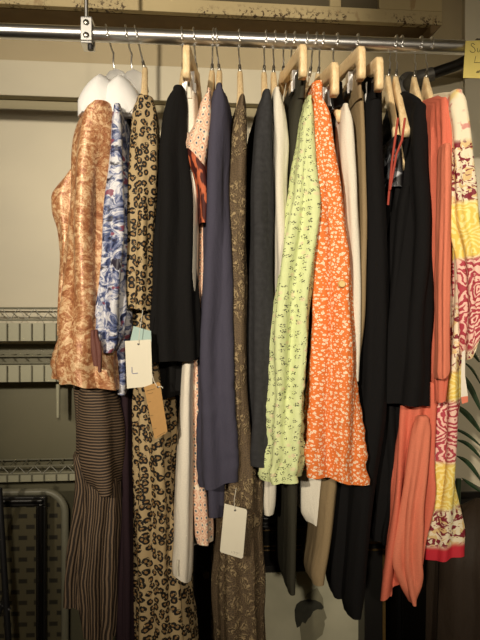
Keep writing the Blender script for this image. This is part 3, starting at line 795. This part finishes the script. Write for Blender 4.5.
for zc in (.013, -.012):
    m = MB(); m.tube([(0,-.021,zc),(0,-.0235,zc),(0,-.025,zc)], [.0062,.0062,.004], 6); m.build('screw', M['dull_chrome'], k)
m = MB(); m.tube([(.007,-.010,-.026),(.007,-.010,-.036)], .006, 12); m.build('thumb_screw', M['steel_dark'], k)
m = MB(); m.tube([(-.003, 0, .024), (-.004, 0, .2), (-.006, 0, 2.75-HR)], .0042, 12); m.build('suspension_rod', M['chrome'], k)

# ------------------------------------------------------------------ room
WA = math.radians(5.5); WD = 1.62; wc, ws = math.cos(WA), math.sin(WA)
def wall_u(px, off=0):     # distance along the back wall seen at px, on the plane 'off' in front of it
    k = (px-240)/F; return k*(WD-off/wc)/(wc-k*ws)     # x = u*c, y = WD + u*s - off/c
def wd(u, off=0): return WD + u*ws - off/wc
def wz(py, u, off=0): return CH + (320-py)/F*wd(u, off)
def struct(name, m, mat, **kw):
    o = m.build(name, M[mat], None, smooth=False, **kw); o['kind'] = 'structure'; return o
def on_wall(o): o.location = (0, WD, 0); o.rotation_euler = (0, 0, WA); return o    # local x = u, y = into wall
zt = wz(99, wall_u(120)); zg = wz(111, wall_u(120)); zl = wz(344, wall_u(30))
XR = 1.15
m = MB(); m.box(-1.9, XR/wc+.1, .03, .12, 0, 2.75); on_wall(struct('wall_back', m, 'wall_groove'))
zu = wz(64, wall_u(120))
m = MB(); m.box(-1.9, XR/wc-.012, .0, .035, zt, zu); on_wall(struct('trim_1', m, 'wall', bevel=.002))
m = MB(); m.box(-1.9, XR/wc-.012, .008, .035, zu, 2.745); on_wall(struct('trim_5', m, 'wall_shade'))
m = MB(); m.box(-1.9, XR/wc-.012, .006, .035, zl, zg); on_wall(struct('trim_2', m, 'wall', bevel=.002))
m = MB(); m.box(-1.9, wall_u(140), .014, .035, .1, zl-.002); on_wall(struct('trim_3', m, 'wall_low'))
m = MB(); m.box(wall_u(140), XR/wc-.012, .008, .035, .1, zl-.002); on_wall(struct('trim_4', m, 'wall'))
m = MB(); m.box(wall_u(463), XR/wc-.012, -.012, .035, zt-.3, 2.74); on_wall(struct('trim_6', m, 'wall2', bevel=.002))
m = MB(); m.box(XR, XR+.1, -3.0, WD+.2, 0, 2.75); struct('wall_right', m, 'wall2')
m = MB(); m.box(-2.1, -2.0, -3.0, WD+.2, 0, 2.75); struct('wall_left', m, 'wall2')
m = MB(); m.box(-2.1, XR+.1, -3.1, -3.0, 0, 2.75); struct('wall_front', m, 'wall2')
m = MB(); m.box(-2.1, XR+.1, -3.1, WD+.3, -.1, 0); struct('floor', m, 'floor')
m = MB(); m.box(-2.1, XR+.1, -3.1, WD+.3, 2.75, 2.85); struct('ceiling', m, 'ceiling')

# cream cabinet above
OF = .115
uR = wall_u(438, OF); zb = (wz(4, wall_u(0, OF), OF) + wz(24, wall_u(430, OF), OF))/2
cb = thing('wall_cabinet', (0, WD, zb), WA, 'old cream painted wall cabinet with chipped paint above the rail', 'cabinet')
m = MB(); m.box(-1.2, uR, -OF+.02, 0, .004, .5); m.build('carcass', M['cabinet'], cb, smooth=False)
m = MB(); m.box(-1.2, uR-.01, -OF+.022, -.001, .0, .0039); m.build('underside', M['shadow_wood'], cb, smooth=False)
# front frame with openings
ops = [(88, 178, 4), (190, 326, 5), (337, 375, 5)]
ux = [(-.95, -.68)] + [(wall_u(a, OF), wall_u(b_, OF)) for a, b_, _ in ops]
zr = .034
m = MB(); m.box(-1.2, uR, -OF, -OF+.02, 0, zr); m.box(-1.2, uR, -OF, -OF+.02, .44, .5)
edges = [-1.2] + [x for p in ux for x in p] + [uR]
for i in range(0, len(edges), 2): m.box(edges[i], edges[i+1], -OF, -OF+.02, zr, .44)
m.build('front_frame', M['cabinet'], cb, smooth=False, bevel=.0015)
for a_, b2 in ux:
    m = MB(); m.box(a_, b2, -OF+.012, -OF+.0195, zr, .44); m.build('pane', M['pane'], cb, smooth=False)
# corner bracket below its right end
q = thing('corner_bracket', (0, WD, zb), WA, 'small dark triangular bracket under the right end of the cream cabinet', 'bracket')
m = MB(); m.prism([(uR-.03, -.0005), (uR-.001, -.0005), (uR-.026, -.022), (uR-.03, -.022)], lambda u, v, d: (u, d, v), -OF+.002, -.002); m.build('bracket_body', M['shadow_wood'], q, smooth=False)

# pipe flange and arm at right
u = wall_u(411, .02)
fl = thing('pipe_bracket', (u*wc, wd(u)-.0, wz(82, u, .02)), WA, 'grey metal pipe flange on the wall with a black arm, below the yellow note', 'bracket')
m = MB(); m.tube([(0,-.002,0),(0,-.008,0),(0,-.010,0)], [.034,.034,.031], 32); m.build('flange', M['cast_grey'], fl)
m = MB(); m.tube([(0,-.008,-.002),(.0,-.03,-.002),(.006,-.044,.0),(.02,-.052,.003),(.045,-.058,.009)], [.022,.021,.021,.019,.018], 20); m.build('elbow', M['cast_grey'], fl)
m = MB(); m.tube([(.040,-.057,.008),(.10,-.09,.022),(.165,-.17,.045),(.19,-.30,.06)], .0145, 18); m.build('arm', M['black'], fl)
for dx, dz in ((-.024,.014),(.02,-.026),(.012,.028)):
    m = MB(); m.tube([(dx,-.009,dz),(dx,-.0125,dz)], .0045, 6); m.build('screw', M['dull_chrome'], fl)

# ------------------------------------------------------------------ wire rack
rk = thing('wire_rack', (0, WD, 0), WA, 'pale wire shelving rack against the wall at the left, behind the copper blouse', 'shelving rack')
RO = .10
def rz_(py): return wz(py, wall_u(30, RO), RO)
ul, ur = wall_u(-60, RO), wall_u(150, RO)
def shelf(ytop, ybot, zig, z0, z1):
    m = MB()
    za, zb_ = rz_(ytop), rz_(ybot)
    for z in (za, zb_): m.tube([(ul,-RO,z),(ur,-RO,z)], .0022, 6)
    n = 13; 
    if zig:
        p = []
        for i in range(2*n+1): p.append((ul+(ur-ul)*i/(2*n), -RO, za if i % 2 else zb_))
        m.tube(p, .0015, 6)
    for z in (za,): m.tube([(ul,-.03,z),(ur,-.03,z)], .0022, 6)
    f = m.build('shelf_rim', M['rack'], rk)
    m = MB(); i = 0; x = ul
    while x < ur: m = MB(); m.tube([(x,-RO,za),(x,-.03,za)], .0015, 5); m.build('shelf_wire', M['rack'], f); x += .03
    m = MB(); x = ul
    while x < ur: m = MB(); m.tube([(x,-RO-.001,z1-.001),(x,-RO-.001,z0+.001)], .0016, 5); m.build('guard_wire', M['rack'], f); x += .0293
    m = MB(); m.box(ul, ur, -RO+.004, -RO+.008, z0, z1); m.build('lit_wall_strip', M['bin'], rk, smooth=False)  # strip stands in for the lit wall showing between the wires
shelf(308, 320, True, rz_(341), rz_(323))
shelf(356, 363, False, rz_(382), rz_(365))
shelf(466, 474, True, rz_(482), rz_(473))
for u in (ul, ur):
    for y in (-RO, -.03):
        m = MB(); m.tube([(u,y,0.0),(u,y,rz_(296))], .008, 12); m.build('post', M['rack'], rk)
m = MB(); m.tube([(wall_u(56,.05),-.05,rz_(378)),(wall_u(56,.05),-.05,rz_(421))], [.0055,.004], 8); m.build('hanging_rod', M['bin'], rk)

# ------------------------------------------------------------------ lower left: patterned panel and black frame
def at(px, py, d): return Vector(((px-240)/F*d, d, CH+(320-py)/F*d))
d = 1.47; p0 = at(-70, 640, d); p1 = at(68, 488, d)
pt = thing('lined_panel', (0, d, 0), WA*.6, 'upright panel lined in dashed patterned paper with a pale rounded rim', 'panel')
def rrect(x0, x1, z0, z1, r, n=8):
    o = [(x0, z0), (x1, z0)]
    for k in range(n+1): a = PI/2*k/n; o.append((x1-r+r*math.cos(a), z1-r+r*math.sin(a)))
    for k in range(n+1): a = PI/2+PI/2*k/n; o.append((x0+r+r*math.cos(a), z1-r+r*math.sin(a)))
    return o
X0, X1, ZT = p0.x, p1.x, p1.z
m = MB(); m.prism(rrect(X0, X1, 0, ZT, .05), lambda u, v, w: (u, w, v), .0, .008); m.build('lining', M['pattern'], pt, smooth=False)
rim = rrect(X0, X1, .0, ZT, .05); m = MB(); m.tube([(x, -.004, max(z, .008)) for x, z in rim]+[(rim[0][0], -.004, .008)], .009, 10); m.build('rim', M['rack'], pt)
d2 = 1.43; q0 = at(-60, 640, d2); q1 = at(49, 493, d2)
bf = thing('empty_frame', (0, d2, 0), WA*.6, 'empty black moulded picture frame leaning on the dashed patterned panel', 'picture frame')
def fr(w0, w1, y0, y1):
    m = MB(); a, b_, t = q0.x+w0, q1.x-w0, q1.z-w0; a2, b2, t2 = q0.x+w1, q1.x-w1, q1.z-w1
    m.box(a, b_, y0, y1, t2, t); m.box(a, a2, y0, y1, .0+w0, t2); m.box(b2, b_, y0, y1, .0+w0, t2); m.box(a2, b2, y0, y1, w0, w1); return m
fr(0, .022, -.004, .012).build('frame', M['black'], bf, smooth=False, bevel=.002)
fr(.004, .014, -.014, -.004).build('moulding', M['black_gloss'], bf, smooth=False, bevel=.003)
# folding stand tubes at the left edge
fs = thing('folding_stand', (0, 0, 0), 0, 'dark grey metal folding stand at the lower left edge of the view', 'stand')
for a_, b_ in (((-1, 488), (12, 700)), ((-6, 600), (10, 610)), ((7, 590), (-4, 622))):
    P0, P1 = at(a_[0], a_[1], 1.25), at(b_[0], b_[1], 1.25)
    if a_ == (-1, 488):
        k_ = (P1-P0)/(P1.z-P0.z); P1 = P0 + k_*(0.004-P0.z)
        m = MB(); m.tube([P0, (P0+P1)/2, P1], .0065, 12); m.build('leg', M['steel_dark'], fs)
        P2 = P0+Vector((-.03,.06,0)); P3 = P1+Vector((-.5,.02,0)); m = MB(); m.tube([P2,P3],.0065,12); m.build('leg', M['steel_dark'], fs)
    else:
        m = MB(); m.tube([P0, P1], .005, 10); m.build('brace', M['steel_dark'], fs)

# ------------------------------------------------------------------ dark cabinet behind, poster, trunk
dk = thing('black_sideboard', (0, WD, 0), WA, 'tall black lacquered sideboard against the wall behind the long clothes', 'sideboard')
KO = .14
u0, u1 = wall_u(118, KO), .62
ztp = wz(492, wall_u(455, KO), KO)
m = MB(); m.box(u0, u1, -KO+.006, -.03, .08, ztp-.02); m.build('body', M['black'], dk, smooth=False)
m = MB(); m.box(u0-.006, u1+.006, -KO, -.03, ztp-.02, ztp); m.build('top', M['black_gloss'], dk, smooth=False, bevel=.003)
um = [u0+(u1-u0)*i/4 for i in range(5)]
for i in range(4):
    m = MB(); m.box(um[i]+.006, um[i+1]-.006, -KO-.004, -KO+.006, .1, ztp-.05); dd = m.build('door', M['black_gloss'], dk, smooth=False, bevel=.002)
    m = MB(); m.tube([(um[i+1]-.03,-KO-.004,.8),(um[i+1]-.03,-KO-.016,.8)],.008,12); m.build('knob', M['gilt'], dd)
for u in (u0+.02, u1-.02):
    for y in (-KO+.03, -.05):
        m = MB(); m.box(u-.015, u+.015, y-.015, y+.015, 0, .08); m.build('foot', M['black'], dk, smooth=False)
# portrait poster
d = 1.455
po = thing('portrait_poster', (0, d, 0), A, 'faded greenish photograph poster of a man in profile, low down behind the clothes', 'poster')
a_, b_ = at(263, 574, d), at(362, 575, d)
m = MB(); m.box(a_.x, b_.x, .0, .004, a_.z-.62, a_.z); m.build('paper', M['photo'], po, smooth=False)
def flat(name, pts, mat, y):
    m = MB(); P_ = [at(x, z, d) for x, z in pts]; m.prism([(p.x, p.z) for p in P_], lambda u, v, w: (u, w, v), y-.0004, y); m.build(name, M[mat], po, smooth=False)
flat('printed_face', [(303,605),(308,596),(318,590),(324,601),(325,612),(328,621),(325.5,624),(326,628),(325,632),(323.5,638),(318,642),(314,648),(315,662),(300,662),(302,645),(300,625)], 'photo_mid', -.0006)
flat('printed_hair', [(295.5,622),(295,612),(297,606),(301,603),(308,601.5),(316,602.5),(322,605.5),(325,610),(323,612.5),(318,612),(314,614),(311.5,619),(309,621),(306,626),(303,624),(301,628),(297.5,630)], 'photo_dark', -.0009)
flat('printed_coat', [(262,700),(272,668),(290,656),(302,652),(316,654),(340,664),(356,680),(360,700)], 'photo_coat', -.0008)
m = MB(); m.box(a_.x-.006, b_.x+.006, .004, .012, a_.z-.66, a_.z+.014); m.build('mount', M['black'], po, smooth=False)
m = MB(); m.box(a_.x-.004, b_.x+.004, -.012, .03, 0, a_.z-.62); m.build('easel_block', M['black'], po, smooth=False)
# gilt edged box and a framed tray on the sideboard front
d = 1.40
tk = thing('travel_case', (0, d, 0), A, 'narrow black trunk with worn metal edging behind the coral drape', 'trunk')
a_, b_ = at(367, 545, d), at(388, 545, d)
m = MB(); m.box(a_.x, b_.x, .0, .06, .0, a_.z); m.build('body', M['black'], tk, smooth=False, bevel=.002)
for z in (a_.z-.006, a_.z-.022):
    m = MB(); m.box(a_.x-.001, b_.x+.001, -.0025, .0, z, z+.004); m.build('edging', M['gilt'], tk, smooth=False)
m = MB(); m.box(b_.x-.006, b_.x+.001, -.0025, 0, .0, a_.z-.022); m.build('edging', M['gilt'], tk, smooth=False)
d = 1.46
tr = thing('gilt_frame', (0, d, 0), A, 'small dark framed tray with a thin gilt line, above the portrait poster', 'picture frame')
a_, b_ = at(262, 528, d), at(312, 572, d)
m = MB(); m.box(a_.x, b_.x, 0, .012, b_.z, a_.z); m.build('panel', M['black_gloss'], tr, smooth=False)
for py in (531, 547, 551):
    p = at(262, py, d); m = MB(); m.box(a_.x, b_.x-.004, -.002, 0, p.z-.001, p.z+.001); m.build('gilt_line', M['gilt'], tr, smooth=False)

# ------------------------------------------------------------------ palm and brown armchair at right
pl = thing('potted_palm', (.49, 1.40, 0), 0, 'dark leafed palm in a pot at the right edge, its fronds against the pale wall', 'plant')
m = MB(); m.tube([(0,0,0),(0,0,.01),(0,0,.2),(0,0,.22)], [.05,.055,.07,.072], 24); m.build('pot', M['black'], pl)
m = MB(); m.tube([(0,0,.2),(.005,0,.5),(.01,.0,.86),(.02,.0,1.05)], [.012,.011,.009,.006], 10); m.build('stem', M['leaf'], pl)
rp = random.Random(3)
def frond(p0, p1, w, sag):
    m = MB(); n = 14; w *= .55; rings = []; uvs = []
    p0, p1 = Vector(p0), Vector(p1); dr = (p1-p0); sd = dr.cross(Vector((0,1,0))).normalized()
    for i in range(n+1):
        u = i/n; q = p0+dr*u + Vector((0,0,sag*math.sin(u*PI))); ww = w*math.sin(PI*min(1, .08+u*.9))**.7
        rings.append([q-sd*ww+Vector((0,.003,0)), q+Vector((0,-.001,0)), q+sd*ww+Vector((0,.003,0)), q+Vector((0,.004,0))])
        uvs.append([(0,u),(.5,u),(1,u),(.5,u),(0,u)])
    m.grid(rings, True, uvs, True, True); return m.build('leaf', M['leaf'], pl)
base = Vector((.49, 1.40, 0))
for (x0,y0,x1,y1,w,sg) in ((480,362,456,342,.010,.01),(481,410,458,371,.013,.012),(481,432,452,404,.013,.01),(481,446,450,428,.007,.008),(481,458,456,440,.009,.01),
                        (481,480,457,456,.010,.01),(481,492,462,478,.008,.0),(481,384,463,362,.006,.01),(481,240,469,221,.006,.004),(481,286,473,262,.006,.004)):
    dd = 1.42 + rp.uniform(-.03, .03); frond(at(x0, y0, dd)-base, at(x1, y1, dd+.02)-base, w, sg)
ch = thing('brown_coat', (.44, 1.16, 0), A, 'dark brown coat draped over a tall stand at the bottom right corner', 'coat')
m = MB(); rings = []; uvs = []
for i in range(40):
    u = i/39; z = 1.075 - u*.95; hw = (.085*min(1, (u/.10)**.55 if u > 0 else .0)+.004)*(1+.25*u); ring = []
    for j in range(48):
        a = 2*PI*j/48; f = 1+.06*math.sin(7*a+3*u)+.04*math.sin(13*a)
        ring.append((.02+hw*math.cos(a)*f, hw*.8*math.sin(a)*f, z))
    rings.append(ring); uvs.append([(j/48*.5, z) for j in range(49)])
m.grid(rings, True, uvs, True, True); m.build('cloth', M['brown_cloth'], ch)
m = MB(); m.tube([(.02,0,.0),(.02,0,.2)], .012, 12); m.tube([(.02,0,.0),(.02,0,.012)], .09, 24); m.build('stand', M['black'], ch)

# ------------------------------------------------------------------ lamps and light
def lamp(px, py, pz, tx, ty, tz, energy, size, blend, col, radius, label):
    e = thing('spot_lamp', (px, py, pz), 0, label, 'lamp')
    d = Vector((tx-px, ty-py, tz-pz)).normalized()
    m = MB(); m.tube([Vector((0,0,2.75-pz)), Vector((0,0,.02))], .01, 10); m.build('stem', M['black'], e)
    m = MB(); q = -d*.02; m.tube([q-d*.1, q-d*.09, q], [.02, .045, .05], 20, cap=False); m.build('shade', M['black'], e)
    l = bpy.data.lights.new('spot', 'SPOT'); l.energy = energy; l.spot_size = math.radians(size); l.spot_blend = blend; l.color = col; l.shadow_soft_size = radius
    o = bpy.data.objects.new('spot', l); COL.objects.link(o); o.parent = e; o.rotation_euler = d.to_track_quat('-Z', 'Y').to_euler()
WARM = (1, .87, .68)
lamp(-1.2, -2.6, 2.36, .12, 1.4, 1.98, 640, 37, 1.0, WARM, .05, 'black ceiling spotlight behind the viewer at the left')
lamp(.50, -2.2, 2.20, .30, 1.4, 1.32, 150, 42, 1.0, WARM, .06, 'added fill spotlight, unseen behind the viewer at the right')  # added to brighten the low clothes and the right wall
gp = thing('fill_globe', (-.6, -1.2, 2.3), 0, 'added round fill globe, unseen behind the viewer', 'lamp')  # emitter added out of view to lift the ambient light
m = MB(); m.tube([(0,0,.10),(0,0,.45)], .008, 10); m.build('cord', M['black'], gp)
gb = NB('fill_glow'); gb.fin(c(255,255,255)); gb.b.inputs['Emission Color'].default_value = (1,.84,.62,1); gb.b.inputs['Emission Strength'].default_value = 15
m = MB(); m.tube([(0,0,-.1*math.cos(PI*i/16)) for i in range(17)], [max(.001,.1*math.sin(PI*i/16)) for i in range(17)], 24); m.build('globe', gb.m, gp)
w = bpy.data.worlds.new('world'); S.world = w; w.use_nodes = True
w.node_tree.nodes['Background'].inputs[0].default_value = (1, .82, .6, 1); w.node_tree.nodes['Background'].inputs[1].default_value = .05

cam = bpy.data.cameras.new('camera'); co = bpy.data.objects.new('camera', cam); COL.objects.link(co)
co.location = (0, 0, CH); co.rotation_euler = (PI/2, 0, 0); cam.sensor_fit = 'VERTICAL'; cam.sensor_height = 36; cam.lens = F/640*36; cam.clip_start = .05
S.camera = co
v = S.view_settings; v.view_transform = 'Standard'; v.look = 'None'; v.gamma = 1; v.use_curve_mapping = False; v.exposure = .12
